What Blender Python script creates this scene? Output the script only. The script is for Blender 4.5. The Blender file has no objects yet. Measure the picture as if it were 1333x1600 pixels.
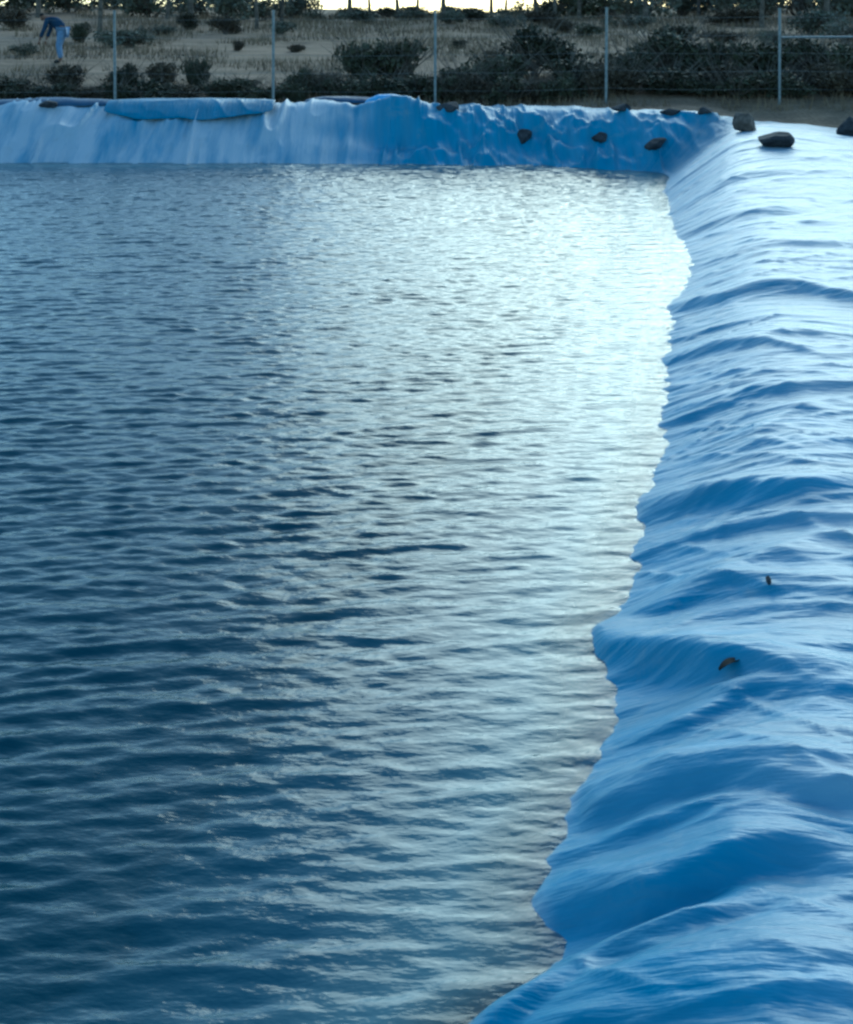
import bpy, bmesh, math, random
import numpy as np
from mathutils import Vector, Matrix
from mathutils.geometry import interpolate_bezier
C = bpy.context
S = C.scene
R = math.radians
rnd = random.Random(7)

# ------------------------------------------------------------------ camera
EYE = 3.0                         # metres above the water
FPX = 1800.0                      # focal length in pixels of the 1333x1600 photograph
HORY = 20.0
cam_d = bpy.data.cameras.new('camera')
cam = bpy.data.objects.new('camera', cam_d)
S.collection.objects.link(cam)
cam.location = (0, 0, EYE)
cam.rotation_euler = (R(90), 0, 0)
cam_d.sensor_fit = 'VERTICAL'
cam_d.sensor_height = 24
cam_d.lens = 24 * FPX / 1600
cam_d.shift_y = -(800 - HORY) / 1600
cam_d.clip_start = 0.05
cam_d.clip_end = 3000
S.camera = cam

# ------------------------------------------------------------------ light
SUN_EL, SUN_AZ = 27, 16            # degrees; azimuth measured to the right of +Y
w = bpy.data.worlds.new('World')
S.world = w
w.use_nodes = True
nt = w.node_tree
nt.nodes.clear()
sky = nt.nodes.new('ShaderNodeTexSky')
sky.sky_type = 'NISHITA'
sky.sun_disc = False
sky.sun_elevation = R(SUN_EL)
sky.sun_rotation = R(SUN_AZ)
sky.air_density = 1.0
sky.dust_density = 0.8
sky.ozone_density = 3.0
bg = nt.nodes.new('ShaderNodeBackground')
bg.inputs[1].default_value = 0.15
wo = nt.nodes.new('ShaderNodeOutputWorld')
nt.links.new(sky.outputs[0], bg.inputs[0])
nt.links.new(bg.outputs[0], wo.inputs[0])
sd = bpy.data.lights.new('sun', 'SUN')
sd.energy = 0.76
sd.angle = R(42)
sd.color = (1.0, 0.97, 0.9)
sun = bpy.data.objects.new('sun', sd)
S.collection.objects.link(sun)
to_sun = Vector((math.sin(R(SUN_AZ)) * math.cos(R(SUN_EL)), math.cos(R(SUN_AZ)) * math.cos(R(SUN_EL)), math.sin(R(SUN_EL))))
sun.rotation_euler = to_sun.to_track_quat('Z', 'Y').to_euler()
sun.location = (5, 20, 15)
S.view_settings.view_transform = 'Standard'
S.view_settings.look = 'None'
S.view_settings.exposure = 1.0
S.view_settings.gamma = 1
S.view_settings.use_white_balance = True
S.view_settings.white_balance_temperature = 5500
S.view_settings.white_balance_tint = -17
S.render.engine = 'CYCLES'
S.cycles.filter_width = 2.6
S.cycles.max_bounces = 6

# ------------------------------------------------------------------ helpers
def link(name, me, parent=None):
    o = bpy.data.objects.new(name, me)
    S.collection.objects.link(o)
    if parent is not None:
        o.parent = parent
    return o

def tag(o, label=None, cat=None, group=None, kind=None):
    if label: o['label'] = label
    if cat: o['category'] = cat
    if group: o['group'] = group
    if kind: o['kind'] = kind
    return o

def empty(name, loc, rz=0.0, sc=1.0):
    o = link(name, None)
    o.location = loc
    o.rotation_euler = (0, 0, rz)
    o.scale = (sc, sc, sc) if not isinstance(sc, tuple) else sc
    o.empty_display_size = 0.2
    return o

def np_mesh(name, V, F, mat, smooth=True, uv=None):
    V = np.asarray(V, np.float32); F = np.asarray(F, np.int32)
    n = F.shape[1]
    me = bpy.data.meshes.new(name)
    me.vertices.add(len(V)); me.vertices.foreach_set('co', V.ravel())
    me.loops.add(F.size); me.loops.foreach_set('vertex_index', F.ravel())
    me.polygons.add(len(F))
    me.polygons.foreach_set('loop_start', np.arange(0, F.size, n, dtype=np.int32))
    me.polygons.foreach_set('loop_total', np.full(len(F), n, np.int32))
    me.polygons.foreach_set('use_smooth', np.full(len(F), smooth, bool))
    if uv is not None:
        l = me.uv_layers.new(name='UVMap')
        l.data.foreach_set('uv', np.asarray(uv, np.float32)[F.ravel()].ravel())
    me.update(calc_edges=True)
    me.validate()
    me.materials.append(mat)
    return me

def grid_faces(ny, nx, keep=None):
    i = np.arange(ny * nx).reshape(ny, nx)
    F = np.stack([i[:-1, :-1], i[:-1, 1:], i[1:, 1:], i[1:, :-1]], -1).reshape(-1, 4)
    if keep is not None:
        k = keep.ravel()
        F = F[k[F].all(1)]
    return F

def compact(V, F, *extra):
    used = np.unique(F)
    m = np.full(len(V), -1, np.int64); m[used] = np.arange(len(used))
    return (V[used], m[F]) + tuple(e[used] for e in extra)

def hash2(ix, iy, seed):
    h = (ix.astype(np.int64) * 374761393 + iy.astype(np.int64) * 668265263 + seed * 974711) & 0xffffffff
    h = ((h ^ (h >> 13)) * 1274126177) & 0xffffffff
    h = (h ^ (h >> 16)) & 0xffffff
    return h / float(0xffffff)

def vnoise(x, y, seed=0):            # value noise 0..1
    x = np.asarray(x, float); y = np.asarray(y, float)
    x, y = np.broadcast_arrays(x, y)
    ix = np.floor(x); iy = np.floor(y)
    fx = x - ix; fy = y - iy
    fx = fx * fx * fx * (fx * (fx * 6 - 15) + 10); fy = fy * fy * fy * (fy * (fy * 6 - 15) + 10)
    a = hash2(ix, iy, seed); b = hash2(ix + 1, iy, seed); c = hash2(ix, iy + 1, seed); d = hash2(ix + 1, iy + 1, seed)
    return (a * (1 - fx) + b * fx) * (1 - fy) + (c * (1 - fx) + d * fx) * fy

def fbm(x, y, seed=0, n=3):
    r = 0; a = 1; t = 0
    for k in range(n):
        r = r + a * vnoise(x * 2 ** k + 17.3 * k, y * 2 ** k - 9.1 * k, seed + k); t += a; a *= .5
    return r / t

def sstep(a, b, x):
    t = np.clip((x - a) / (b - a), 0, 1)
    return t * t * (3 - 2 * t)

def smax(a, b, k):
    return 0.5 * (a + b + np.sqrt((a - b) ** 2 + k * k))

def smin(a, b, k):
    return -smax(-a, -b, k)

# ------------------------------------------------------------------ the pond's shape
SHY = [-6, 0, 2.3, 3.42, 3.65, 3.91, 4.22, 4.58, 5.0, 5.63, 6.14, 6.92, 7.5, 8.57, 10, 12, 13.67, 15.2, 16.36, 19.3, 21.8, 30]
SHX = [-2.1, -.75, -.12, .17, .42, .39, .50, .65, .76, .83, 1.07, 1.28, 1.42, 1.76, 2.03, 2.55, 3.1, 3.3, 3.46, 3.98, 4.65, 6.6]

def shore_s(x, y):
    """signed distance-like value: 0 at the waterline, positive up the bank; also the right and far components"""
    sr = (x - np.interp(y, SHY, SHX)) * 0.965
    far = np.interp(x, [-20, -6, 2.3, 3.1, 4.2, 8], [23.3, 23.1, 23.0, 22.5, 21.9, 21.7])
    sf = (y - far) * 0.85
    sl = -(x + 15.0)
    sn = -(y - 0.6)
    s = smax(smax(sr, sf, 0.35), smax(sl, sn, 0.5), 0.35)
    return s, sr, sf

CREST = 1.02
def profile(s, right, x=0.0, y=8.0):
    """steep far bank, broad low right bank that rises into the far corner"""
    tr = .37 + .02 * np.clip(s - 1.2, 0, 3) + .42 * sstep(14.5, 20.5, y) * (1 - .6 * sstep(1.5, 4.5, s))
    tf = CREST - .3 * sstep(4.5, 8, x)
    sl = np.where(s < 0, .62, .74 + (.44 + .22 * sstep(14, 20, y) - .74) * right)
    return smin(sl * s, tf + (tr - tf) * right, .15 - .02 * right)

# big folds on the right bank: (y at the waterline, height, width on the camera side, width on the far side, s range)
MAJ = [(3.42, .06, .05, .2, -.3, 1.6), (4.45, .10, .04, .2, -.3, 1.5), 
       (6.35, .09, .04, .2, -.2, 2.0), (8.5, .08, .05, .2, -.2, 2.5),
       (9.9, .07, .06, .25, -.3, 1.8), (10.5, .06, .05, .2, -.2, 1.5), (13.6, .08, .08, .3, -.2, 2.2),
       (15.4, .10, .1, .4, -.3, 1.8), (17.2, .10, .1, .4, -.3, 2.5), (19.2, .12, .1, .4, -.3, 2.0)]
rr = random.Random(3)
RID = []
y0 = -3.0
while y0 < 24:
    nr = 2.1 if y0 < 6.5 else 1.25
    RID.append((y0, nr * rr.uniform(.006, .026), rr.uniform(.014, .03) * (1 + .3 * nr), rr.uniform(.04, .10) * (.7 + .3 * nr), rr.uniform(-.5, .5), rr.uniform(.6, 3.8), rr.uniform(-.25, .3)))
    y0 += rr.uniform(.08, .22) * (1 if y0 < 10 else 1.35)

CRE = [(rr.uniform(2, 9) if i % 2 else rr.uniform(2, 23), rr.uniform(.1, 2.8), rr.choice([-1, 1]) * rr.uniform(.1, .9), rr.uniform(.2, .7), rr.uniform(.010, .030), rr.uniform(.014, .035)) for i in range(190)]

def along(y):
    return y * 1.027 - 0.149

def fold_w(x, y, s):
    u = (0.235 * x + y) / 1.027
    so = np.maximum(s, -1)
    obl = (.10 - .95 * sstep(13, 20, y)) * smin(so, 1.45 + 0 * so, .5) - 0.06 * np.maximum(so - 1.5, 0)
    return u + obl + 0.12 * (fbm(x * .8, y * .8, 41, 2) - .5)

# the long pleats: sight lines along each pleat's edge, brought down onto the bank, with height along it
PLEAT_PX = [
    ([(800, 1412), (840, 1400), (1000, 1345), (1150, 1288), (1240, 1290), (1340, 1318)], [.02, .08, .17, .17, .10, .05], .07, .20),
    ([(700, 1625), (760, 1560), (850, 1500), (1000, 1430), (1150, 1368), (1250, 1350)], [.05, .09, .10, .10, .07, .01], .06, .12),
    ([(700, 1700), (900, 1570), (1050, 1510), (1200, 1480), (1330, 1500)], [.02, .04, .05, .03, .01], .06, .16),
    ([(905, 1262), (930, 1240), (1050, 1187), (1200, 1188), (1340, 1218)], [.03, .08, .14, .12, .05], .07, .20),
    ([(900, 1330), (1000, 1280), (1100, 1245), (1200, 1215)], [.02, .07, .07, .01], .04, .10),
    ([(915, 1000), (945, 985), (1100, 985), (1220, 1008), (1340, 1035)], [.02, .11, .20, .13, .05], .10, .26),
    ([(960, 1150), (1050, 1105), (1150, 1060), (1300, 1040)], [.02, .08, .09, .03], .05, .14),
    ([(985, 795), (1005, 778), (1100, 752), (1250, 738), (1340, 746)], [.03, .09, .17, .16, .12], .09, .24),
    ([(960, 950), (1040, 925), (1140, 890), (1250, 900)], [.02, .06, .06, .01], .05, .2),
    ([(1030, 640), (1100, 620), (1180, 600), (1260, 605)], [.03, .07, .07, .02], .06, .2),
    ([(1025, 560), (1120, 530), (1200, 520), (1290, 545)], [.03, .08, .08, .03], .07, .25),
    ([(1020, 482), (1035, 475), (1130, 447), (1240, 432), (1340, 452)], [.04, .09, .15, .16, .13], .13, .40)]
PLEATS = []
for pts_, amp_, a_, b_ in PLEAT_PX:
    L_ = []
    for (px_, py_), A_ in zip(pts_, amp_):
        d_ = 1.6
        while d_ < 24:
            xx = (px_ - 666.5) / FPX * d_; zz = EYE - (py_ - HORY) / FPX * d_
            s__ = float(shore_s(xx, d_)[0])
            if float(profile(np.array(s__), 1.0, xx, d_)) + .03 + A_ * .6 >= zz: break
            d_ += .01
        L_.append((xx, d_, A_))
    L_.sort()
    PLEATS.append(([p[0] for p in L_], [p[1] for p in L_], [p[2] for p in L_], a_, b_))

def pleats(x, y, s):
    h = np.zeros_like(x)
    for xs_, ys_, A_, a_, b_ in PLEATS:
        x0_, x1_ = xs_[0], xs_[-1]
        # beyond the traced ends the pleat runs on in the same direction and dies out
        k0 = (ys_[1] - ys_[0]) / max(.02, xs_[1] - xs_[0]); k0 = max(-1.5, min(1.5, k0))
        yr = np.interp(x, xs_, ys_) + np.where(x < x0_, (x - x0_) * k0, 0)
        A = .66 * np.interp(x, xs_, A_) * np.exp(-(np.clip(x0_ - x, 0, 9) / .25) ** 2) * np.exp(-(np.clip(x - x1_, 0, 9) / .6) ** 2)
        t = y - yr + .02 * np.sin(x * 9 + a_ * 100)
        rd = .012 + .0012 * y                      # rounding of the edge
        ta = np.sqrt(t * t + rd * rd) - rd
        h = np.maximum(h, A * np.where(t > 0, np.exp(-(ta / b_) ** 1.4), np.exp(-(ta / a_) ** 1.6)))
    return h

def folds_right(x, y, s):
    w_ = fold_w(x, y, s)
    h = np.zeros_like(w_)
    for (yy, A, a, b, s0, s1) in MAJ:
        t = w_ - along(yy) - .05 * np.sin(s * 2.1 + yy * 5)
        t = t - .012
        m = np.where(t > 0, np.exp(-np.abs(t / b) ** 1.35), np.exp(-np.abs(t / a) ** 1.35))
        env = (.5 * sstep(-.6, -.1, s) + .5 * sstep(-.1, .5, s)) * (1 - sstep(s1 - .7, s1 + .3, s))
        h += A * m * env
    for (yy, A, a, b, s0, s1, j) in RID:
        t = w_ - along(yy) - j * (s - .5)
        m = np.where(t > 0, np.exp(-np.abs(t / b) ** 1.4), np.exp(-np.abs(t / a) ** 1.4))
        env = sstep(s0 - .3, s0 + .3, s) * (1 - sstep(s1 - .7, s1 + .3, s))
        h += A * m * env
    for (wc, sc, j, L, A, a) in CRE:
        t = w_ - wc - j * (s - sc)
        h += A * np.exp(-np.abs(t / a) ** 1.3) * np.exp(-((s - sc) / L) ** 4)
    # crossing folds: steep lines that fan across the slope
    for sd_, fr_, am_, sl_ in ((301, 1.5, .055, .55), (302, 2.9, .032, -.35), (303, 4.6, .020, .25)):
        q = w_ - sl_ * s
        n = vnoise(q * fr_, s * .55 + 3, sd_)
        r1 = 1 - np.abs(2 * n - 1)
        h += am_ * r1 ** 3 * (.35 + .65 * vnoise(q * .8, s * .8, sd_ + 9))
    h *= .53 - .08 * sstep(.5, 1.6, s)
    pl_ = pleats(x, y, s)
    h *= 1 - .35 * sstep(.0, .12, pl_); h += pl_
    # fine puckers
    wq = w_ + .5 * fbm(x * 1.6, y * 1.6, 43, 2) + .25 * s * (vnoise(y * 1.1, x * .9, 44) - .5)
    vis = vnoise(x * 1.3 + 9, y * 1.1, 45)
    n = fbm(wq * 7, s * 1.3 + 5, 5, 2); h += .016 * vis * (1 - np.abs(2 * n - 1)) ** 3
    n = vnoise(wq * 17, s * 3, 6); h += .002 * n * vis
    # broad pillows
    h += .05 * fbm(x * .9 + 3, y * .9, 9, 2) * sstep(.2, 1.2, s)
    return h

def folds_far(x, y, s):
    q = x + .25 * (fbm(x * .7, y * .5, 21, 2) - .5) + 0.10 * s * np.sin(x * 1.3)
    n = vnoise(q * 2.6, s * .7, 12); h = .12 * (1 - np.abs(2 * n - 1)) ** 3
    n = vnoise(q * 6.5, s * 1.1, 13); h += .035 * (1 - np.abs(2 * n - 1)) ** 2
    h += .10 * fbm(x * .8, y * 1.2, 14, 2)
    # heaped, rumpled sheet in the corner
    c = sstep(-1.6, .6, x) * sstep(22.0, 22.6, y + .2)
    r_ = fbm(x * 1.7 + y * .5, y * 1.1 - x * .3, 15, 3)
    h += c * (.20 * (1 - np.abs(2 * r_ - 1)) ** 3 + .05 * vnoise(x * 4, y * 4, 16)) * (1 - .8 * sstep(.8, 1.5, s))
    # slack flap with a dark pocket under it
    fx = (x + .6) / .95
    h += .36 * np.exp(-fx ** 2 * 1.2) * np.exp(-((y - 24.25 + .25 * x) / .35) ** 2)
    h -= .17 * np.exp(-((x + .5) / .8) ** 2) * np.exp(-((y - 23.6) / .3) ** 2)
    return h * (1 - .6 * sstep(1.15, 1.6, s) * sstep(-2.5, -1.5, x))

def edge_over(x, y, s, sr, sf):
    """0 at the buried edge of the sheet, negative inside it"""
    jit = .35 * (fbm(x * .7, y * .7, 33, 2) - .5)
    o = np.maximum(sr - (2.6 + .24 * np.clip(y, 0, 30)), sf - (1.95 - .5 * sstep(6, 9, x))) - jit
    return np.maximum(o, np.maximum(-(x + 17.2), -(y + 1.6)))

def liner_z(x, y, want=False):
    x = np.asarray(x, float); y = np.asarray(y, float)
    s, sr, sf = shore_s(x, y)
    rt = sstep(-.6, .9, sr - sf)
    z = profile(s, rt, x, y)
    x, y = np.broadcast_arrays(x, y)
    f = np.zeros(x.shape)
    zone = (s > -1.75) & (s < 9)
    ma = zone & (rt > 0)
    if ma.any(): f[ma] += folds_right(x[ma], y[ma], s[ma]) * rt[ma]
    ma = zone & (rt < 1)
    if ma.any(): f[ma] += folds_far(x[ma], y[ma], s[ma]) * (1 - rt[ma])
    f = f * (1 - .75 * sstep(0.2, -1.2, s)) - .05 * (1 - rt * .2)
    z = z + f
    # the edge of the sheet is buried
    over = edge_over(x, y, s, sr, sf)
    z = z - .30 * sstep(-.22, .08, over)
    if want:
        return z, s, over, rt
    return z

def terrain_base(x, y):
    z = np.interp(y, [-400, -30, 0, 24, 26, 32, 45, 60, 100, 300, 1500], [.25, .25, .3, .8, 1.1, 1.6, 2.2, 2.5, 2.7, 2.78, 2.8])
    near = 1 - sstep(4, 12, y)
    z = z - .25 * sstep(3.5, 12, x) * (1 - sstep(18, 27, y))
    z = z + .18 * (fbm(x * .28, y * .28, 51, 3) - .5) * sstep(24, 30, y) + .35 * (fbm(x * .05, y * .05, 55, 2) - .5) * sstep(28, 50, y) * (1 - sstep(90, 200, y))
    # low rise at the left and right of the distant field
    side = sstep(8, 22, np.abs(x - 1 - (y - 60) * .02))
    z = z + side * .9 * sstep(40, 75, y) * (1 - sstep(300, 900, y))
    return z

def ground_z(x, y):
    x = np.asarray(x, float); y = np.asarray(y, float)
    s, sr, sf = shore_s(x, y)
    rt = sstep(-.6, .9, sr - sf)
    inner = profile(s, rt, x, y) - .13 - .12 * (1 - sstep(.4, 1.2, s))
    inner = np.maximum(inner, -2.0)
    over = edge_over(x, y, s, sr, sf)
    outer = terrain_base(x, y)
    k = sstep(0, 2.2, over)
    g = inner + .03
    g = g * (1 - k) + outer * k
    g = np.where(over > -.5, np.maximum(g, 0) + .02 * vnoise(x * 3, y * 3, 61), g)
    return g

# ------------------------------------------------------------------ materials
def new_mat(name):
    m = bpy.data.materials.new(name)
    m.use_nodes = True
    nt = m.node_tree
    b = nt.nodes['Principled BSDF']
    return m, nt, b

def N(nt, t, **kw):
    n = nt.nodes.new(t)
    for k, v in kw.items():
        if k.startswith('i_'):
            key = k[2:]
            n.inputs[int(key) if key.isdigit() else key.replace('_', ' ')].default_value = v
        else:
            setattr(n, k, v)
    return n

def ramp(nt, fac, stops):
    n = nt.nodes.new('ShaderNodeValToRGB')
    e = n.color_ramp.elements
    while len(e) < len(stops): e.new(0.5)
    for i, (p, c) in enumerate(stops):
        e[i].position = p
        e[i].color = (c[0], c[1], c[2], 1)
    nt.links.new(fac, n.inputs[0])
    return n.outputs[0]

def mixc(nt, fac, a, b, mode='MIX'):
    n = nt.nodes.new('ShaderNodeMix'); n.data_type = 'RGBA'; n.blend_type = mode
    for s, v in ((n.inputs[0], fac), (n.inputs[6], a), (n.inputs[7], b)):
        if hasattr(v, 'is_linked'): nt.links.new(v, s)
        else: s.default_value = v if isinstance(v, float) else (*v, 1)
    return n.outputs[2]

def liner_material(name='liner_sheet', base=(.012, .165, .295), film=(.29, .35, .41), amt=.9):
    m, nt, b = new_mat(name)
    uv = N(nt, 'ShaderNodeUVMap'); uv.uv_map = 'UVMap'
    geo = N(nt, 'ShaderNodeNewGeometry')
    mp = N(nt, 'ShaderNodeMapping'); mp.inputs['Scale'].default_value = (6, 1.2, 1)
    nt.links.new(uv.outputs[0], mp.inputs[0])
    n1 = N(nt, 'ShaderNodeTexNoise', i_Scale=1.0, i_Detail=5.0, i_Roughness=.6)
    nt.links.new(mp.outputs[0], n1.inputs['Vector'])
    n2 = N(nt, 'ShaderNodeTexNoise', i_Scale=.8, i_Detail=6.0, i_Roughness=.6, i_Distortion=.2)
    mpf = N(nt, 'ShaderNodeMapping'); mpf.inputs['Scale'].default_value = (2.4, .6, 1)
    nt.links.new(uv.outputs[0], mpf.inputs[0]); nt.links.new(mpf.outputs[0], n2.inputs['Vector'])
    # dust film, with the crest's bright sheen painted into it, broken up by noise
    mr = N(nt, 'ShaderNodeAttribute', attribute_name='dust_sheen')
    f = N(nt, 'ShaderNodeMath', operation='MULTIPLY_ADD'); nt.links.new(n2.outputs[0], f.inputs[0]); f.inputs[1].default_value = 3.2; f.inputs[2].default_value = -1.05
    f.use_clamp = True
    g = N(nt, 'ShaderNodeMath', operation='MULTIPLY'); nt.links.new(f.outputs[0], g.inputs[0]); nt.links.new(mr.outputs['Fac'], g.inputs[1])
    g2 = N(nt, 'ShaderNodeMath', operation='MULTIPLY'); nt.links.new(g.outputs[0], g2.inputs[0]); g2.inputs[1].default_value = amt
    base_c = ramp(nt, n1.outputs[0], [(.3, [c * .82 for c in base]), (.55, base), (.8, [min(1, c * 1.25 + .01) for c in base])])
    col = mixc(nt, g2.outputs[0], base_c, film)
    n5 = N(nt, 'ShaderNodeTexNoise', i_Scale=2.3, i_Detail=8.0, i_Roughness=.72, i_Distortion=.5)
    nt.links.new(geo.outputs['Position'], n5.inputs['Vector'])
    st = N(nt, 'ShaderNodeMapRange'); st.inputs[1].default_value = .56; st.inputs[2].default_value = .74; st.inputs[4].default_value = .45
    nt.links.new(n5.outputs[0], st.inputs[0])
    col = mixc(nt, st.outputs[0], col, (.20, .24, .25))       # dried mud stains
    nt.links.new(col, b.inputs['Base Color'])
    rg = N(nt, 'ShaderNodeMapRange'); rg.inputs[3].default_value = .34; rg.inputs[4].default_value = .58
    nt.links.new(n2.outputs[0], rg.inputs[0]); nt.links.new(rg.outputs[0], b.inputs['Roughness'])
    b.inputs['Specular IOR Level'].default_value = .42
    mp2 = N(nt, 'ShaderNodeMapping'); mp2.inputs['Scale'].default_value = (22, 3.5, 1)
    nt.links.new(uv.outputs[0], mp2.inputs[0])
    n3 = N(nt, 'ShaderNodeTexNoise', i_Scale=1.0, i_Detail=3.0, i_Roughness=.5)
    nt.links.new(mp2.outputs[0], n3.inputs['Vector'])
    n4 = N(nt, 'ShaderNodeTexNoise', i_Scale=26.0, i_Detail=2.0)
    nt.links.new(geo.outputs['Position'], n4.inputs['Vector'])
    ad = N(nt, 'ShaderNodeMath', operation='MULTIPLY_ADD'); nt.links.new(n4.outputs[0], ad.inputs[0]); ad.inputs[1].default_value = .15
    nt.links.new(n3.outputs[0], ad.inputs[2])
    bp = N(nt, 'ShaderNodeBump', i_Strength=.7, i_Distance=.022)
    nt.links.new(ad.outputs[0], bp.inputs['Height']); nt.links.new(bp.outputs[0], b.inputs['Normal'])
    return m

def simple_mat(name, c1, c2, scale=3.0, rough=.85, bump=.3, dist=.02, detail=5.0, spec=.3, metallic=0.0, objvar=0.0):
    m, nt, b = new_mat(name)
    geo = N(nt, 'ShaderNodeNewGeometry')
    n = N(nt, 'ShaderNodeTexNoise', i_Scale=scale, i_Detail=detail, i_Roughness=.62)
    nt.links.new(geo.outputs['Position'], n.inputs['Vector'])
    col = ramp(nt, n.outputs[0], [(.32, c1), (.68, c2)])
    if objvar:
        oi = N(nt, 'ShaderNodeObjectInfo')
        mr = N(nt, 'ShaderNodeMapRange'); mr.inputs[3].default_value = 1 - objvar; mr.inputs[4].default_value = 1 + objvar
        nt.links.new(oi.outputs['Random'], mr.inputs[0])
        hs = N(nt, 'ShaderNodeHueSaturation'); nt.links.new(mr.outputs[0], hs.inputs['Value']); nt.links.new(col, hs.inputs['Color'])
        col = hs.outputs[0]
    nt.links.new(col, b.inputs['Base Color'])
    b.inputs['Roughness'].default_value = rough
    b.inputs['Specular IOR Level'].default_value = spec
    b.inputs['Metallic'].default_value = metallic
    if bump:
        bp = N(nt, 'ShaderNodeBump', i_Strength=bump, i_Distance=dist)
        nt.links.new(n.outputs[0], bp.inputs['Height']); nt.links.new(bp.outputs[0], b.inputs['Normal'])
    return m

def ground_material():
    m, nt, b = new_mat('dry_earth')
    geo = N(nt, 'ShaderNodeNewGeometry')
    big = N(nt, 'ShaderNodeTexNoise', i_Scale=.22, i_Detail=6.0, i_Roughness=.65, i_Distortion=.8)
    nt.links.new(geo.outputs['Position'], big.inputs['Vector'])
    mp = N(nt, 'ShaderNodeMapping'); mp.inputs['Scale'].default_value = (.35, 1.4, 1)
    nt.links.new(geo.outputs['Position'], mp.inputs[0])
    mid = N(nt, 'ShaderNodeTexNoise', i_Scale=.9, i_Detail=6.0, i_Roughness=.7)
    nt.links.new(mp.outputs[0], mid.inputs['Vector'])
    fine = N(nt, 'ShaderNodeTexNoise', i_Scale=14.0, i_Detail=4.0)
    nt.links.new(geo.outputs['Position'], fine.inputs['Vector'])
    c = ramp(nt, big.outputs[0], [(.35, (.13, .092, .062)), (.5, (.26, .18, .12)), (.66, (.17, .13, .09))])
    d = ramp(nt, mid.outputs[0], [(.38, (.065, .05, .034)), (.55, (.23, .16, .105)), (.7, (.34, .25, .18))])
    col = mixc(nt, .5, c, d)
    e = ramp(nt, fine.outputs[0], [(.3, (.62, .62, .62)), (.7, (1.2, 1.2, 1.2))])
    col = mixc(nt, .7, col, e, 'MULTIPLY')
    nt.links.new(col, b.inputs['Base Color'])
    b.inputs['Roughness'].default_value = .95
    b.inputs['Specular IOR Level'].default_value = .15
    bp = N(nt, 'ShaderNodeBump', i_Strength=.6, i_Distance=.05)
    nt.links.new(fine.outputs[0], bp.inputs['Height']); nt.links.new(bp.outputs[0], b.inputs['Normal'])
    return m

def water_material():
    m = bpy.data.materials.new('pond_water'); m.use_nodes = True
    nt = m.node_tree; nt.nodes.clear()
    out = N(nt, 'ShaderNodeOutputMaterial')
    geo = N(nt, 'ShaderNodeNewGeometry')
    tc = N(nt, 'ShaderNodeMapping'); tc.inputs['Scale'].default_value = (8, 22, 1)
    nt.links.new(geo.outputs['Position'], tc.inputs[0])
    n = N(nt, 'ShaderNodeTexNoise', i_Scale=1.0, i_Detail=3.0, i_Roughness=.5, i_Distortion=.1)
    nt.links.new(tc.outputs[0], n.inputs['Vector'])
    bp = N(nt, 'ShaderNodeBump', i_Strength=.8, i_Distance=.009)
    nt.links.new(n.outputs[0], bp.inputs['Height'])
    at = N(nt, 'ShaderNodeAttribute', attribute_name='depth')
    fr = N(nt, 'ShaderNodeFresnel', i_IOR=1.333); nt.links.new(bp.outputs[0], fr.inputs['Normal'])
    gl = N(nt, 'ShaderNodeBsdfGlossy', i_Roughness=.11); nt.links.new(bp.outputs[0], gl.inputs['Normal'])
    tr = N(nt, 'ShaderNodeBsdfTransparent'); tr.inputs[0].default_value = (.62, .82, .88, 1)
    df = N(nt, 'ShaderNodeBsdfDiffuse'); nt.links.new(bp.outputs[0], df.inputs['Normal'])
    # body colour follows the real depth of the water: pale over the shallow shelf, navy over the deep
    col = ramp(nt, at.outputs['Fac'], [(0.0, (.17, .25, .26)), (.16, (.10, .17, .19)), (.5, (.022, .07, .10)), (1.0, (.0065, .038, .056))])
    nt.links.new(col, df.inputs[0])
    mr = N(nt, 'ShaderNodeMapRange'); mr.inputs[1].default_value = 0; mr.inputs[2].default_value = .22; mr.inputs[3].default_value = .15; mr.inputs[4].default_value = 1.0
    nt.links.new(at.outputs['Fac'], mr.inputs[0])
    m1 = N(nt, 'ShaderNodeMixShader'); nt.links.new(mr.outputs[0], m1.inputs[0]); nt.links.new(tr.outputs[0], m1.inputs[1]); nt.links.new(df.outputs[0], m1.inputs[2])
    m2 = N(nt, 'ShaderNodeMixShader'); nt.links.new(fr.outputs[0], m2.inputs[0]); nt.links.new(m1.outputs[0], m2.inputs[1]); nt.links.new(gl.outputs[0], m2.inputs[2])
    nt.links.new(m2.outputs[0], out.inputs[0])
    return m

M_LINER = liner_material()
M_GROUND = ground_material()
M_WATER = water_material()
M_ROCK = simple_mat('dark_stone', (.014, .015, .018), (.055, .055, .06), 9, .9, .6, .03)
M_ROCKB = simple_mat('brown_stone', (.05, .04, .032), (.15, .12, .10), 9, .9, .6, .03)
M_POST = simple_mat('galvanised_steel', (.13, .145, .15), (.24, .255, .26), 12, .5, .1, .003, metallic=.3)
M_BARK = simple_mat('bark', (.05, .042, .035), (.16, .135, .11), 6, .95, .6, .02)
M_LEAF = simple_mat('shrub_leaf', (.024, .026, .014), (.06, .06, .034), 2.2, .7, 0, objvar=.35)
M_DRY = simple_mat('dry_shrub_leaf', (.035, .028, .018), (.085, .065, .04), 2.2, .8, 0, objvar=.3)
M_HAZED = simple_mat('hazed_leaf', (.05, .055, .038), (.13, .13, .10), 2.2, .8, 0, objvar=.35)  # distance haze put into the leaf colour as a paler grey green
M_TREE = simple_mat('tree_leaf', (.035, .055, .022), (.085, .105, .045), .8, .65, 0, objvar=.25)
M_GRASS = simple_mat('dry_grass', (.10, .07, .045), (.24, .175, .11), .7, .9, 0)

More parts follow.
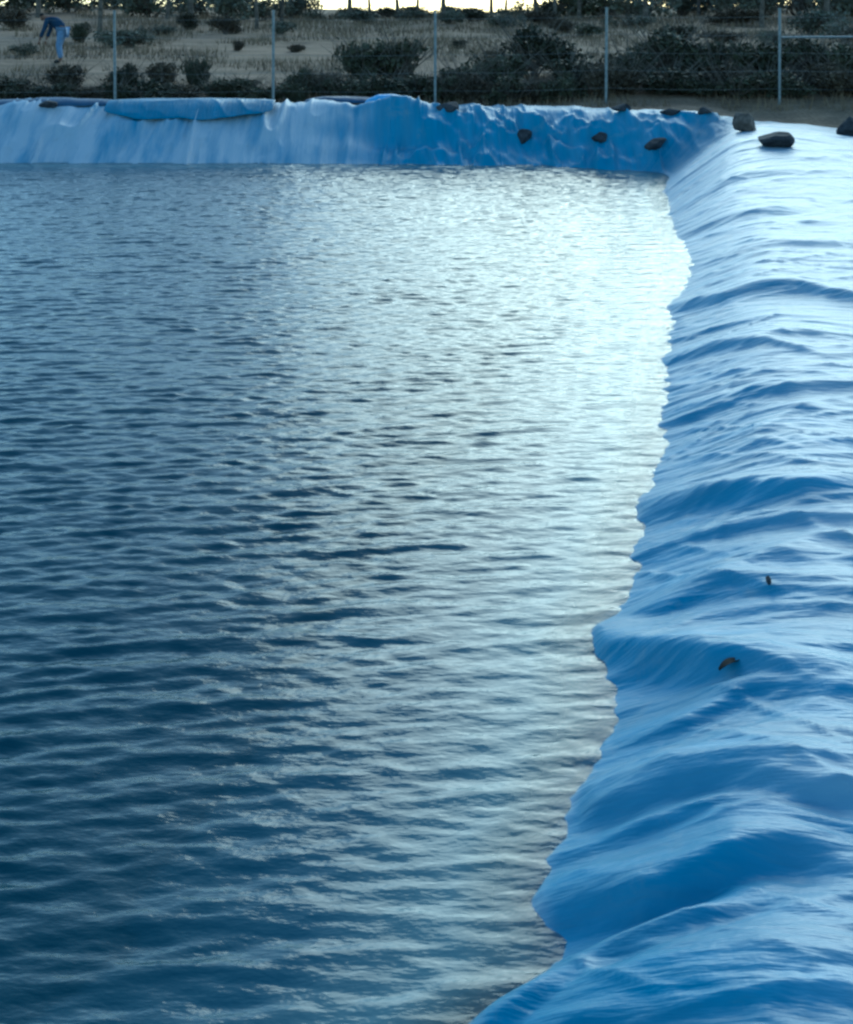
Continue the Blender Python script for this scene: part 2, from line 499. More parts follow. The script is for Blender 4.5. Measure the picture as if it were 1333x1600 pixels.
# ------------------------------------------------------------------ ground
def lines(*segs):
    a = []
    for s0, s1, d in segs:
        a += list(np.arange(s0, s1, d))
    a.append(segs[-1][1])
    return np.array(a)
gx = lines((-1500, -300, 120), (-300, -60, 24), (-60, -20, 2), (-20, 14, .16), (14, 60, 2), (60, 300, 24), (300, 1500, 120))
gy = lines((-400, -40, 60), (-40, -4, 4), (-4, 34, .16), (34, 100, 1.0), (100, 300, 10), (300, 1500, 75))
X, Y = np.meshgrid(gx, gy)
Z = ground_z(X, Y)
g = link('ground', np_mesh('ground', np.stack([X, Y, Z], -1).reshape(-1, 3), grid_faces(len(gy), len(gx)), M_GROUND))
tag(g, kind='structure')

# ------------------------------------------------------------------ liner
ly = [-1.2]
while ly[-1] < 27.5:
    t = ly[-1]
    ly.append(t + (.05 if t < 1.8 else min(.034, .011 + .0013 * (t - 1.8))))
ly = np.array(ly)
lx = lines((-18, -10, .08), (-10, -1, .04), (-1, 3, .016), (3, 6.5, .026), (6.5, 13, .05))
X, Y = np.meshgrid(lx, ly)
s0_, sr0, sf0 = shore_s(X, Y)              # rows of the mesh run along the folds
Y = Y - (fold_w(X, Y, s0_) - (0.235 * X + Y) / 1.027) * sstep(-.6, .9, sr0 - sf0)
Z, s_, lim_, rt_ = liner_z(X, Y, True)
keep = (s_ > -1.6) & (lim_ < .12)
uv = np.stack([fold_w(X, Y, s_) * rt_ + X * (1 - rt_), s_], -1).reshape(-1, 2)
# dust and silt film, plus crest brightness painted in; thin over slack far folds
dr = sstep(.5, 1.5, s_) * (.75 + .3 * sstep(6, 14, Y)) + .20 + .26 * sstep(5, 9, Y) + 1.1 * sstep(.05, -.05, s_)
df_ = 1.45 * (1 - sstep(-2.3 - .4 * np.sin(Y * 9), -.8, X)) + .40 * sstep(-.6, .5, X) * sstep(.7, 1.4, s_) + .15
dust_sheen = np.clip(dr * rt_ + df_ * (1 - rt_), 0, 2.2).reshape(-1)
V, F, uv, dust_sheen = compact(np.stack([X, Y, Z], -1).reshape(-1, 3), grid_faces(len(ly), len(lx), keep), uv, dust_sheen)
me = np_mesh('pond_liner', V, F, M_LINER, uv=uv)
at = me.attributes.new('dust_sheen', 'FLOAT', 'POINT'); at.data.foreach_set('value', dust_sheen.astype(np.float32))
liner = link('pond_liner', me)
tag(liner, 'wrinkled blue plastic sheet lining the banks of the pond', 'pond liner')

# ------------------------------------------------------------------ water
wx = np.arange(-15.6, 6.2, .04)
wy = [.2]
while wy[-1] < 24.2: wy.append(wy[-1] + min(.024, .011 + .0009 * wy[-1]))
wy = np.array(wy)
X, Y = np.meshgrid(wx, wy)
s_, sr_, sf_ = shore_s(X, Y)
rg = np.random.RandomState(5)
h = np.zeros_like(X)
calm = .5 + .5 * sstep(.0, -1.8, sr_)
g1 = fbm(X * .55, Y * .8, 71, 3); g2 = fbm(X * .5 + 40, Y * .7, 75, 3); g3 = fbm(X * .9 + 80, Y * 1.3, 79, 2)
envs = [sstep(.25, .65, g1), sstep(.28, .68, g2), sstep(.3, .7, g3), np.ones_like(X)]
NW = 64
for k in range(NW):
    lam = .065 * (4.7 ** rg.rand())
    th = R(90 + rg.randn() * (7 if lam > .22 else 16 + 10 * (k % 2)))
    kx, ky = math.cos(th) * 2 * math.pi / lam, math.sin(th) * 2 * math.pi / lam
    slope = .049 * rg.uniform(.5, 1.3) * (.2 / lam) ** .2
    a = slope * lam / (2 * math.pi)
    ph = kx * X + ky * Y + rg.rand() * 6.28 + 1.3 * g1 * (k % 3)
    wv_ = (np.exp(1.5 * (np.sin(ph) - 1)) - .42) * 1.55
    h += a * wv_ * (.55 + .40 * envs[k % 4])
h *= calm
keep = (s_ < .55)
dep = np.clip(-(liner_z(X, Y)) / 1.0, 0, 1.0)
dep = np.where(s_ < -1.3, 1.0, dep)
V, F, dd = compact(np.stack([X, Y, h], -1).reshape(-1, 3), grid_faces(len(wy), len(wx), keep), dep.reshape(-1))
me = np_mesh('water', V, F, M_WATER)
at = me.attributes.new('depth', 'FLOAT', 'POINT'); at.data.foreach_set('value', dd.astype(np.float32))
water = link('water', me)
tag(water, kind='structure')

# ------------------------------------------------------------------ finding a place from a sight line
def surf(x, y):
    s, sr, sf = shore_s(np.array([x]), np.array([y]))
    a = float(ground_z(np.array([x]), np.array([y]))[0])
    if s[0] < 9:
        a = max(a, float(liner_z(np.array([x]), np.array([y]))[0]))
    return max(a, 0.0)

def hit(px, py, d0=2.0, d1=80.0):
    d = d0
    while d < d1:
        x = (px - 666.5) / FPX * d
        z = EYE - (py - HORY) / FPX * d
        if surf(x, d) >= z:
            return x, d, surf(x, d)
        d += .02 + d * .001
    x = (px - 666.5) / FPX * d1
    return x, d1, surf(x, d1)

def at_depth(px, d):
    x = (px - 666.5) / FPX * d
    return x, d, surf(x, d)

# ------------------------------------------------------------------ stones
def rock_mesh(seed, sx, sy, sz, cuts=3):
    bm = bmesh.new()
    bmesh.ops.create_icosphere(bm, subdivisions=cuts, radius=1)
    r = random.Random(seed)
    pl = [(Vector((r.gauss(0, 1), r.gauss(0, 1), r.gauss(0, 1))).normalized(), r.uniform(.45, .8)) for _ in range(13)]
    off = r.uniform(0, 50)
    for v in bm.verts:
        p = v.co.copy()
        for n, dd_ in pl:
            t = p.dot(n)
            if t > dd_: p -= n * (t - dd_) * .97
        nz = float(fbm(np.array([p.x * 2 + off]), np.array([p.y * 2 + p.z * 1.7]), seed, 3)[0])
        p *= .95 + .2 * nz
        v.co = (p.x * sx, p.y * sy, p.z * sz)
    for f in bm.faces: f.smooth = False
    me = bpy.data.meshes.new('stone'); bm.to_mesh(me); bm.free()
    me.materials.append(M_ROCK)
    return me

stones = [  # px, py of the centre, width px, height px, label
    (1168, 187, 36, 44, 'tall upright brown stone standing on the crest of the sheet'),
    (1210, 217, 56, 32, 'broad dark angular stone lying on the pale crest, largest of the stones'),
    (1026, 224, 34, 22, 'tilted dark stone low on the corner slope, close to the water'),
    (938, 215, 30, 20, 'rounded dark stone on the corner slope left of the tilted one'),
    (819, 214, 30, 22, 'dark stone alone on the rumpled blue slope, leftmost above the water'),
    (971, 168, 32, 17, 'dark stone at the sheet edge under the fourth fence post'),
    (1051, 175, 34, 15, 'flat dark stone on the top edge between the two right fence posts'),
    (703, 165, 38, 18, 'dark stone on the far crest just right of the middle fence post'),
    (1104, 174, 26, 13, 'small low stone on the sheet edge left of the upright brown stone'),
    (1330, 196, 44, 40, 'large dark stone at the right edge of the view where the sheet ends'),
    (73, 163, 26, 16, 'small dark stone on the far crest at the left of the pond'),
]
for i, (px, py, wpx, hpx, lab) in enumerate(stones):
    x, d, z = hit(px, py + hpx * .42)
    sw = wpx / FPX * d / 2 * 1.15; sh = hpx / FPX * d / 2 * 1.15
    o = link('stone', rock_mesh(20 + i, sw, sw * .8, sh))
    if i == 0: o.data.materials[0] = M_ROCKB
    o.location = (x, d + sw * .3, z + sh * .5)
    o.rotation_euler = (0, R(-18) if i == 2 else 0, rnd.uniform(0, .5))
    tag(o, lab, 'stone', 'stones weighing down the sheet')
for (px, py, rad, lab) in [(1201, 917, .022, 'tiny dark pebble resting on the smooth part of the near bank')]:
    x, d, z = hit(px, py)
    o = link('pebble', rock_mesh(55, rad * .6, rad, rad * 1.1, 2)); o.location = (x, d, z + rad * .5)
    tag(o, lab, 'pebble')
# curled dead leaf
x, d, z = hit(1142, 1046)
lv = []; lf = []
for i in range(9):
    t = i / 8
    wv = .020 * math.sin(math.pi * min(1, t * .92 + .06)) + .001
    zc = .012 * math.sin(t * 3.2)
    for j in (-1, -.4, .4, 1):
        lv.append((t * .11 - .055, j * wv, zc + .010 * j * j))
for i in range(8):
    for j in range(3):
        a = i * 4 + j; lf.append((a, a + 1, a + 5, a + 4))
o = link('dead_leaf', np_mesh('dead_leaf', lv, lf, simple_mat('dead_leaf', (.010, .010, .010), (.022, .02, .016), 40, .8, 0)))
o.modifiers.new('thick', 'SOLIDIFY').thickness = .0015
o.location = (x, d, z + .012); o.rotation_euler = (R(-8), R(-14), R(15))
tag(o, 'dark curled dead leaf lying in a hollow of the near blue folds', 'leaf')

# ------------------------------------------------------------------ tarps on the far crest
def tarp(name, x0, x1, yb, yf, lift, seed, mat, label, under=.02):
    nx, ny = 160, 40
    xs = np.linspace(x0, x1, nx); t = np.linspace(0, 1, ny)
    X, T = np.meshgrid(xs, t)
    u = (X - x0) / (x1 - x0)
    half = (.35 + .65 * np.sin(np.clip(u, 0, 1) * math.pi) ** .6) * (.9 + .3 * (fbm(X * 1.5, 0 * X, seed, 2) - .5))
    Y = (yb + yf) / 2 + (T - .5) * (yf - yb) * half
    base = np.maximum(liner_z(X, Y), ground_z(X, Y))
    rdg = 1 - np.abs(2 * vnoise(X * 2.3 + Y, Y * 2.2, seed) - 1)
    e = np.sin(T * math.pi) ** .5 * np.sin(np.clip(u, .004, .996) * math.pi) ** .4
    base = profile(shore_s(X, Y)[0], 0, X, Y) + under
    Z = base + .015 + e * (lift * (.7 + .4 * fbm(X * .7, Y * 1.0, seed + 3, 2)) + .03 * rdg ** 2)
    me = np_mesh(name, np.stack([X, Y, Z], -1).reshape(-1, 3), grid_faces(ny, nx), mat, uv=np.stack([X, Y], -1).reshape(-1, 2))
    o = link(name, me)
    sm = o.modifiers.new('thick', 'SOLIDIFY'); sm.thickness = .003
    tag(o, label, 'tarpaulin')
    return o
M_TARP = liner_material('deep_blue_tarp', (.001, .12, .22), (.01, .16, .26), .4)
M_TARPD = liner_material('dark_blue_tarp', (.012, .05, .11), (.05, .12, .2), .4)
M_TARPL = liner_material('light_blue_tarp', (.10, .30, .55), (.25, .42, .58), .5)
k = 24.6 / FPX
tarp('tarpaulin', (165 - 666) * k, (428 - 666) * k, 24.05, 25.2, .0, 90, M_TARP, 'long deep blue tarpaulin laid along the far crest at the left', .125)
tarp('tarpaulin', (-60 - 666) * k, (200 - 666) * k, 24.7, 25.5, .10, 94, M_TARPD, 'dark slate blue tarpaulin at the far left edge of the crest')
tarp('tarpaulin', (470 - 666) * k, (600 - 666) * k, 25.0, 25.6, .16, 97, M_TARPD, 'dark navy heap of sheeting behind the middle of the far crest')
tarp('tarpaulin', (568 - 666) * k, (640 - 666) * k, 24.6, 25.2, .24, 99, M_TARPL, 'small pale blue bundled tarpaulin beside the middle fence post')

# ------------------------------------------------------------------ fence
def tube(path, r0, r1=None, n=8, cap=True):
    r1 = r0 if r1 is None else r1
    P = [Vector(p) for p in path]; m = len(P)
    V = []; F = []
    for i, p in enumerate(P):
        t = (P[min(i + 1, m - 1)] - P[max(i - 1, 0)]).normalized()
        a = t.cross(Vector((0.3, 1, .1))); 
        if a.length < .1: a = t.cross(Vector((1, 0, 0)))
        a.normalize(); b = t.cross(a)
        r = r0 + (r1 - r0) * i / (m - 1)
        for k in range(n):
            an = 2 * math.pi * k / n
            V.append(p + (a * math.cos(an) + b * math.sin(an)) * r)
    for i in range(m - 1):
        for k in range(n):
            k2 = (k + 1) % n
            F.append((i * n + k, i * n + k2, (i + 1) * n + k2, (i + 1) * n + k))
    return V, F

class MB:
    def __init__(s): s.V = []; s.F = []
    def add(s, V, F):
        o = len(s.V); s.V += [tuple(v) for v in V]; s.F += [tuple(i + o for i in f) for f in F]
    def tube(s, *a, **k): s.add(*tube(*a, **k))
    def mesh(s, name, mat, smooth=True):
        me = bpy.data.meshes.new(name); me.from_pydata(s.V, [], s.F); me.validate()
        me.polygons.foreach_set('use_smooth', [smooth] * len(me.polygons)); me.materials.append(mat)
        return me

FD = 25.6
posts_px = [-78, 180, 427, 680, 947, 1218, 1480]
fb = at_depth(680, FD)
fence = empty('wire_fence', (0, FD, 1.1))
tag(fence, 'wire fence with slim galvanised posts behind the far bank', 'fence')
tops = []
for px in posts_px:
    x, d, z = at_depth(px, FD)
    b = MB(); Hh = 2.12
    b.tube([(0, 0, -.3), (0, 0, .5), (0, 0, 1.2), (0, 0, Hh)], .033, .030, 10)
    b.tube([(0, 0, Hh), (0, 0, Hh + .02)], .038, .038, 10)
    b.add([(.038 * math.cos(a * math.pi / 5), .038 * math.sin(a * math.pi / 5), Hh + .02) for a in range(10)], [tuple(range(10))])
    p = link('post', b.mesh('post', M_POST), fence)
    p.location = (x, 0, z - 1.1); p.rotation_euler = (rnd.uniform(-.01, .01), rnd.uniform(-.008, .008), 0)
    tops.append((x, z - 1.1))
for hz in (.35, .75, 1.15, 1.55, 1.95):
    b = MB()
    for (xa, za), (xb, zb) in zip(tops[:-1], tops[1:]):
        pts = [(xa + (xb - xa) * t / 6, -.045, za + (zb - za) * t / 6 + hz - .035 * math.sin(math.pi * t / 6)) for t in range(7)]
        b.tube(pts, .002, n=5)
    link('wire', b.mesh('wire', M_POST), fence)
b = MB(); (xa, za), (xb, zb) = tops[-2:]
b.tube([(xa + .03, -.0, za + 1.49), ((xa + xb) / 2, 0, (za + zb) / 2 + 1.49), (xb - .03, 0, zb + 1.49)], .024, n=8)
link('rail', b.mesh('rail', M_POST), fence)

# ------------------------------------------------------------------ shrubs
def leaf_cloud(blobs, n, size, seed, flat=.6):
    r = np.random.RandomState(seed)
    V = []; 
    wts = np.array([b[3] * b[4] * b[5] for b in blobs]) ** .66; wts /= wts.sum()
    cnt = (wts * n).astype(int)
    P = []
    for b, c in zip(blobs, cnt):
        q = r.randn(c, 3); q /= np.linalg.norm(q, axis=1)[:, None]
        q *= (r.rand(c, 1) ** .42) * (1 + .18 * r.randn(c, 1))
        # clumping
        nz = vnoise(q[:, 0] * 3 + b[0] * 7, q[:, 1] * 3 + q[:, 2] * 4, seed)
        q = q[nz > .42]
        P.append(q * np.array([b[3], b[4], b[5]]) + np.array(b[:3]))
    P = np.concatenate(P)
    P = P[P[:, 2] > .02]
    m = len(P)
    a = r.randn(m, 3); a /= np.linalg.norm(a, axis=1)[:, None]
    b_ = np.cross(a, r.randn(m, 3)); b_ /= np.linalg.norm(b_, axis=1)[:, None]
    L = size * r.uniform(.6, 1.4, (m, 1)); W = L * r.uniform(.3, flat, (m, 1))
    Q = np.stack([P - a * L, P - b_ * W, P + a * L, P + b_ * W], 1).reshape(-1, 3)
    return Q, np.arange(4 * m).reshape(-1, 4)

def make_shrub(seed, mat, n=4200, size=.05):
    r = random.Random(seed)
    root = empty('shrub', (0, 0, 0))
    blobs = []
    for k in range(r.randint(6, 9)):
        a = r.uniform(0, 6.28); q = r.uniform(0, .62)
        blobs.append((math.cos(a) * q, math.sin(a) * q * .7, r.uniform(.22, .72) * (1 - q * .45), r.uniform(.22, .38), r.uniform(.22, .36), r.uniform(.16, .30)))
    V, F = leaf_cloud(blobs, n, size, seed)
    link('foliage', np_mesh('foliage', V, F, mat, False), root)
    b = MB()
    for bl in blobs:
        b.tube([(0, 0, -.1), (bl[0] * .3, bl[1] * .3, bl[2] * .45), (bl[0] * .8, bl[1] * .8, bl[2])], .022, .006, 6)
    for _ in range(34):
        a = r.uniform(0, 6.28); q = r.uniform(.3, 1.0); zz = r.uniform(.5, 1.25)
        b.tube([(0, 0, .1), (math.cos(a) * q * .5, math.sin(a) * q * .5, zz * .6), (math.cos(a) * q, math.sin(a) * q * .7, zz)], .010, .003, 4)
    link('stem', b.mesh('stem', M_BARK), root)
    return root

protos = [make_shrub(101, M_LEAF), make_shrub(102, M_LEAF), make_shrub(103, M_DRY, 3000), make_shrub(104, M_LEAF), make_shrub(105, M_DRY, 3200), make_shrub(106, M_HAZED, 3000), make_shrub(107, M_HAZED, 2200)]
used = set()
def place(plist, idx, loc, rz, sc, label, cat, group):
    p = plist[idx]
    if id(p) not in used:
        used.add(id(p)); o = p
    else:
        o = p.copy(); S.collection.objects.link(o)
        for c in p.children:
            q = c.copy(); S.collection.objects.link(q); q.parent = o
    o.location = loc; o.rotation_euler = (0, 0, rz); o.scale = sc
    tag(o, label, cat, group)
    return o

G1 = 'shrubs growing behind the fence'
shr = [  # px, width px, height px, depth, proto, label
    (18, 110, 42, 26.6, 0, 'low dark shrub at the far left edge behind the fence'),
    (106, 96, 50, 26.9, 4, 'rounded dark shrub between the left edge and the first post'),
    (200, 66, 50, 27.2, 3, 'small dark shrub just right of the first fence post'),
    (256, 84, 40, 27.6, 4, 'brownish shrub between the first and second fence posts'),
    (307, 60, 62, 27.2, 1, 'taller dark shrub nearest left of the second fence post'),
    (383, 90, 30, 26.8, 0, 'flat low shrub touching the second fence post'),
    (474, 64, 48, 26.9, 3, 'small shrub right of the second fence post'),
    (515, 70, 40, 26.8, 4, 'low brownish shrub left of the big round pair'),
    (568, 92, 78, 28.0, 1, 'big round dark shrub, left one of the pair before the middle post'),
    (628, 100, 82, 28.2, 0, 'big round dark shrub, right one of the pair before the middle post'),
    (650, 110, 42, 26.7, 3, 'low dark shrub at the foot of the middle fence post'),
    (722, 90, 56, 26.9, 0, 'dark shrub directly right of the middle fence post'),
    (782, 100, 64, 27.4, 1, 'wide dark shrub midway between the middle and fourth posts'),
    (832, 110, 92, 28.9, 3, 'tall dark shrub left of the fourth fence post'),
    (885, 100, 60, 27.0, 0, 'dark shrub nearest left of the fourth fence post'),
    (942, 90, 48, 26.8, 4, 'brownish shrub at the foot of the fourth fence post'),
    (986, 90, 66, 27.4, 1, 'dark shrub right behind the fourth fence post'),
    (1045, 130, 92, 28.5, 3, 'tall spreading dark shrub right of the fourth post'),
    (1052, 110, 46, 26.8, 0, 'low dark shrub in front of the tall spreading one'),
    (1118, 110, 84, 28.0, 0, 'dense dark shrub midway between the two right posts'),
    (1128, 100, 46, 26.8, 4, 'low brownish shrub midway between the two right posts'),
    (1184, 110, 82, 27.8, 1, 'dense dark shrub left of the fifth fence post'),
    (1205, 90, 44, 26.7, 3, 'low dark shrub at the foot of the fifth fence post'),
    (1258, 110, 88, 28.0, 3, 'tall dark shrub right of the fifth fence post'),
    (1285, 90, 50, 26.6, 4, 'low reddish brown shrub right of the fifth fence post'),
    (1330, 120, 84, 27.2, 1, 'dense dark shrub at the right edge behind the rail'),
    (1400, 120, 90, 27.5, 0, 'dark shrub beyond the right edge of the view'),
]
for i, (px, wp, hp, d, pi, lab) in enumerate(shr):
    x, d, z = at_depth(px, d)
    kk = d / FPX
    wp *= 1.0 if px < 480 else 1.3
    place(protos, pi, (x, d, z - .03), [0, 0, 0, 0][i % 4] + (3.14 if i % 2 else 0) + rnd.uniform(-.3, .3), (wp * kk / 1.45, wp * kk / 1.6, hp * kk / .92), lab, 'shrub', G1)

rq = random.Random(44)
px = -30
while px < 1400:
    d = rq.uniform(26.0, 26.5); x, d, z = at_depth(px, d); kk = d / FPX
    wp = rq.uniform(80, 140); hp = rq.uniform(26, 48) + (6 if px > 480 else 0)
    place(protos, rq.choice([0, 1, 3, 4]), (x, d, z - .05), rq.uniform(0, 6), (wp * kk / 1.45, wp * kk / 1.8, hp * kk / .92), 'low dark brush in the continuous row along the foot of the fence', 'shrub', 'low brush along the foot of the fence')
    px += rq.uniform(34, 60)

G2 = 'scattered bushes in the dry field beyond the fence'
rf = random.Random(12)
fld = [(40, 60, 26, 34), (130, 50, 40, 40), (20, 90, 34, 47), (205, 110, 34, 38), (245, 70, 22, 44), (290, 60, 34, 50), (352, 60, 36, 46), (372, 30, 18, 36), (440, 60, 26, 46),
       (462, 40, 14, 36), (500, 70, 20, 60), (565, 90, 24, 56), (640, 80, 20, 58), (700, 60, 26, 54), (735, 80, 24, 58), (790, 70, 30, 50), (845, 80, 30, 52), (880, 60, 24, 46),
       (720, 40, 18, 38), (770, 36, 14, 34), (920, 80, 26, 44), (985, 90, 24, 50), (1010, 60, 22, 36), (1060, 110, 26, 42), (1130, 90, 22, 40), (1160, 100, 34, 52), (1215, 60, 30, 38), (1265, 110, 46, 44),
       (1320, 110, 44, 40), (1345, 90, 30, 34), (1110, 60, 18, 33), (1260, 70, 24, 33)]
BIG = [(-20, 150, 70, 58), (45, 120, 60, 64), (110, 130, 66, 60), (180, 120, 50, 66), (235, 130, 62, 60), (300, 110, 56, 64), (355, 120, 60, 58), (410, 110, 52, 62), (455, 90, 44, 66),
       (560, 60, 26, 64), (605, 70, 22, 62), (650, 60, 24, 66), (705, 70, 26, 62), (745, 60, 22, 64), (800, 70, 26, 64),
       (850, 90, 44, 62), (895, 120, 60, 60), (950, 110, 54, 64), (1005, 130, 62, 58), (1065, 120, 58, 62), (1125, 120, 66, 60), (1185, 130, 60, 56), (1245, 120, 70, 58), (1305, 130, 72, 54), (1370, 140, 70, 56)]
sizes = ['low', 'wide', 'tufty', 'sparse', 'ragged', 'round', 'small', 'patchy']
for i, (px, wp, hp, d) in enumerate(fld + BIG):
    x, d, z = at_depth(px, d)
    kk = d / FPX
    place(protos, rf.choice([5, 6, 5, 6, 3]) if d > 53 else rf.choice([2, 4, 5, 6, 0]), (x, d, z - .03), rf.uniform(0, 6), (wp * kk / 1.45, wp * kk / 1.6, hp * kk / .92), None, 'bush', G2)['label'] = 'grey green bush scattered in the dry field beyond the fence'

# ------------------------------------------------------------------ trees
def make_tree(seed, hgt, trunk_r, clear, forks):
    r = random.Random(seed)
    root = empty('tree', (0, 0, 0))
    b = MB(); tips = []
    bx, by = r.uniform(-.3, .3), r.uniform(-.3, .3)
    tp = [(0, 0, -.3), (bx * .15, by * .15, clear * .4), (bx * .5, by * .4, clear), (bx, by, hgt * .72)]
    b.tube(tp, trunk_r, trunk_r * .35, 9)
    for k in range(forks):
        z0 = clear * .85 + (hgt * .66 - clear * .85) * k / forks
        a = k * 2.4 + r.uniform(-.4, .4); L = r.uniform(.28, .45) * hgt * (1 - .35 * k / forks)
        f = z0 / (hgt * .72)
        p0 = Vector((bx * f, by * f, z0))
        p1 = p0 + Vector((math.cos(a) * L * .5, math.sin(a) * L * .5, L * .35))
        p2 = p0 + Vector((math.cos(a) * L * .95, math.sin(a) * L * .95, L * .75))
        b.tube([p0, p1, p2], trunk_r * .42, trunk_r * .10, 6)
        tips += [p2, (p1 + p2) / 2 + Vector((r.uniform(-.3, .3), r.uniform(-.3, .3), .25))]
        for _ in range(3):
            q = p1.lerp(p2, r.random()); e = q + Vector((r.uniform(-.7, .7), r.uniform(-.7, .7), r.uniform(.1, .7)))
            b.tube([q, (q + e) / 2 + Vector((0, 0, .06)), e], trunk_r * .14, trunk_r * .04, 4); tips.append(e)
    tips.append(Vector((bx, by, hgt * .8)))
    link('trunk', b.mesh('trunk', M_BARK), root)
    blobs = [(t.x, t.y, t.z, r.uniform(.3, .6), r.uniform(.3, .6), r.uniform(.22, .42)) for t in tips]
    V, F = leaf_cloud(blobs, 5200, .075, seed)
    link('crown', np_mesh('crown', V, F, M_TREE, False), root)
    return root
tp = [make_tree(201, 5.2, .13, 1.9, 7), make_tree(202, 4.6, .11, 1.7, 6), make_tree(203, 6.0, .15, 2.2, 8)]
trees = [(156, 46, 1, 'slim tree in the field behind the first fence post'), (262, 58, 0, 'slim tree left of the pale trunked pair in the field'), (300, 52, 2, 'stout tree between the first and second posts'),
         (402, 50, 1, 'tree whose trunk rises just left of the second post'), (440, 62, 0, 'tree at the left end of the open sky gap'),
         (546, 60, 2, 'first tree standing against the bright sky gap'), (578, 66, 1, 'thin second tree in the bright sky gap'), (622, 60, 0, 'third tree in the bright sky gap, left of the middle post'),
         (652, 64, 1, 'fourth tree in the bright sky gap, beside the middle post'), (692, 58, 2, 'thick tree right of the middle post in the sky gap'), (768, 62, 0, 'tree in the right half of the bright sky gap'),
         (790, 68, 1, 'thin tree near the right end of the sky gap'), (838, 60, 2, 'tree closing the right end of the sky gap'), (868, 52, 1, 'tree in the field left of the fourth post'),
         (905, 58, 0, 'far tree close to the fourth post'), (1010, 54, 2, 'broad tree between the two right posts'), (1092, 60, 1, 'distant tree midway between the two right posts'),
         (1190, 50, 0, 'tree just left of the fifth post'), (1290, 48, 2, 'large tree behind the rail at the right'), (60, 56, 2, 'tree at the far left behind the stooping person')]
for i, (px, d, pi, lab) in enumerate(trees):
    x, d, z = at_depth(px, d)
    place(tp, pi, (x, d, z - .05), rf.uniform(0, 6), (1, 1, rf.uniform(.92, 1.15)), lab, 'tree', 'trees on the far side of the field')

# ------------------------------------------------------------------ dry grass
r = np.random.RandomState(9)
n = 60000
t = r.rand(n) ** 1.3
gyv = 25.2 + t * 45
gxv = r.uniform(-1, 1, n) * (gyv * .46 + 3) 
dens = fbm(gxv * .5, gyv * .35, 88, 3)
k_ = dens > .47
gxv, gyv, dens = gxv[k_], gyv[k_], dens[k_]
gz = ground_z(gxv, gyv)
m_ = len(gxv)
hh = r.uniform(.05, .24, m_) * (.6 + gyv / 50); ww = .006 + gyv * .00035
ang = r.uniform(0, 6.28, m_); lx_ = r.uniform(-.09, .09, m_); ly_ = r.uniform(-.09, .09, m_)
dx = np.cos(ang) * ww; dy = np.sin(ang) * ww
P = np.stack([np.stack([gxv - dx, gyv - dy, gz - .02], -1), np.stack([gxv + dx, gyv + dy, gz - .02], -1), np.stack([gxv + lx_, gyv + ly_, gz + hh], -1)], 1).reshape(-1, 3)
gr = link('dry_grass', np_mesh('dry_grass', P, np.arange(3 * m_).reshape(-1, 3), M_GRASS, False))
tag(gr, 'sparse dry grass covering the field beyond the fence', 'grass', kind='stuff')

# ------------------------------------------------------------------ person
def skin_mesh(name, pts, edges, rad, mat, root=0, sub=2):
    me = bpy.data.meshes.new(name); me.from_pydata(pts, edges, [])
    o = bpy.data.objects.new(name, me); S.collection.objects.link(o)
    o.modifiers.new('skin', 'SKIN').use_smooth_shade = True
    for i, q in enumerate(rad):
        q = q if isinstance(q, tuple) else (q, q)
        me.skin_vertices[0].data[i].radius = q
    me.skin_vertices[0].data[root].use_root = True
    sb = o.modifiers.new('sub', 'SUBSURF'); sb.levels = sub; sb.render_levels = sub
    me.materials.append(mat)
    return o
def fabric(name, c):
    return simple_mat(name, [v * .8 for v in c], [min(1, v * 1.2) for v in c], 14, .85, .3, .01)
x, d, z = at_depth(92, 31.5)
person = empty('person', (x, d, z))
tag(person, 'person in a dark blue jacket and pale blue trousers stooping in the field', 'person')
M_SKIN = fabric('skin', (.16, .085, .055))
# faces -x (towards the left of the picture), bent forward at the hip, arms reaching down
hip = (.10, 0, .90)
bp = [hip, (.02, 0, 1.02), (-.14, 0, 1.16), (-.27, 0, 1.24), (-.37, 0, 1.25), (-.46, 0, 1.24), (-.50, 0, 1.23),      # pelvis..head
      (-.25, -.19, 1.19), (-.33, -.22, .92), (-.44, -.18, .70), (-.47, -.17, .62),
      (-.25, .19, 1.19), (-.30, .23, .92), (-.38, .20, .70), (-.41, .19, .62),
      (.11, -.10, .86), (.03, -.13, .47), (.10, -.13, .09), (-.06, -.14, .035),
      (.11, .10, .86), (-.03, .14, .48), (.02, .14, .09), (-.14, .15, .035)]
be = [(0, 1), (1, 2), (2, 3), (3, 4), (4, 5), (5, 6), (3, 7), (7, 8), (8, 9), (9, 10), (3, 11), (11, 12), (12, 13), (13, 14), (0, 15), (15, 16), (16, 17), (17, 18), (0, 19), (19, 20), (20, 21), (21, 22)]
br = [(.12, .14), (.11, .13), (.11, .15), (.09, .13), .055, (.085, .10), (.07, .085), .055, .043, .034, .03, .055, .043, .034, .03, .085, .058, .04, .035, .085, .058, .04, .035]
body = skin_mesh('body', bp, be, br, M_SKIN); body.parent = person
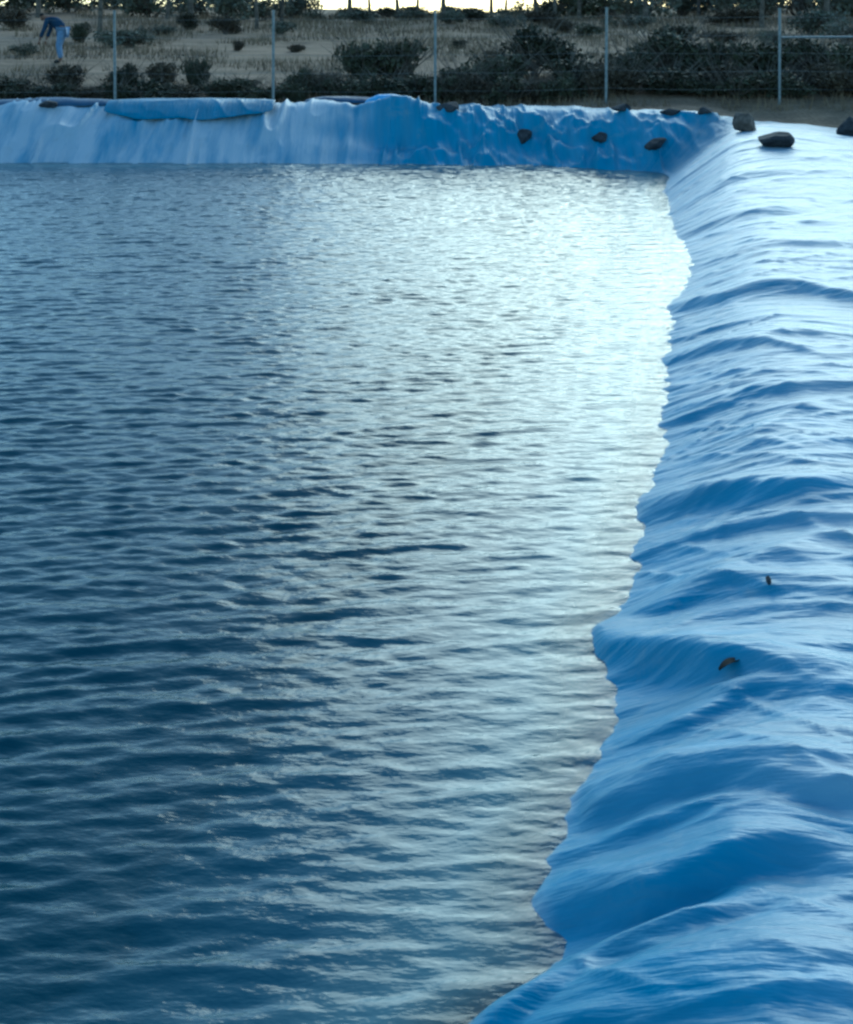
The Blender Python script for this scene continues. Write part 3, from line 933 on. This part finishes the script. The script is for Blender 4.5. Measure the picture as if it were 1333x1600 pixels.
# fingers
for sy in (-1, 1):
    base = Vector((-.47, -.17, .60)) if sy < 0 else Vector((-.41, .19, .60))
    pts = [tuple(base)]; ed = []; rd = [.022]
    for q in range(5):
        oy = (q - 2) * .016; Lf = [.055, .07, .078, .072, .05][q]
        a = base + Vector((-.01, oy, -.04)) if q else base + Vector((-.03, -sy * .03, -.015))
        c = a + Vector((-.012, oy * .3, -Lf * .5)); e = c + Vector((.012, 0, -Lf * .5))
        i0 = len(pts); pts += [tuple(a), tuple(c), tuple(e)]; rd += [.010, .009, .008]
        ed += [(0, i0), (i0, i0 + 1), (i0 + 1, i0 + 2)]
    hnd = skin_mesh('hand', pts, ed, rd, M_SKIN, sub=1); hnd.parent = person
jk = [bp[i] for i in (0, 1, 2, 3, 7, 8, 9, 11, 12, 13)]
jk[0] = (.09, 0, .92)
jo = skin_mesh('jacket', jk, [(0, 1), (1, 2), (2, 3), (3, 4), (4, 5), (5, 6), (3, 7), (7, 8), (8, 9)],
               [(.15, .17), (.14, .165), (.14, .18), (.115, .155), .075, .062, .05, .075, .062, .05], fabric('jacket_cloth', (.012, .035, .075)))
jo.parent = person
tj = skin_mesh('trousers', [(.11, 0, .90), bp[15], bp[16], (.095, -.13, .12), bp[19], bp[20], (.015, .14, .12)], [(0, 1), (1, 2), (2, 3), (0, 4), (4, 5), (5, 6)],
               [(.14, .155), .11, .082, .066, .11, .082, .066], fabric('trouser_cloth', (.13, .20, .32)))
tj.parent = person
hr = skin_mesh('hair', [(-.40, 0, 1.30), (-.47, 0, 1.31), (-.52, 0, 1.285)], [(0, 1), (1, 2)], [.06, .075, .05], fabric('hair', (.012, .01, .009)))
hr.parent = person
for sy, pp in ((-1, (.02, -.135, .035)), (1, (-.06, .145, .035))):
    sh = skin_mesh('shoe', [(pp[0] + .06, pp[1], .05), (pp[0] - .03, pp[1], .045), (pp[0] - .12, pp[1], .035)], [(0, 1), (1, 2)], [.052, .052, .042], fabric('shoe', (.02, .02, .02)))
    sh.parent = person
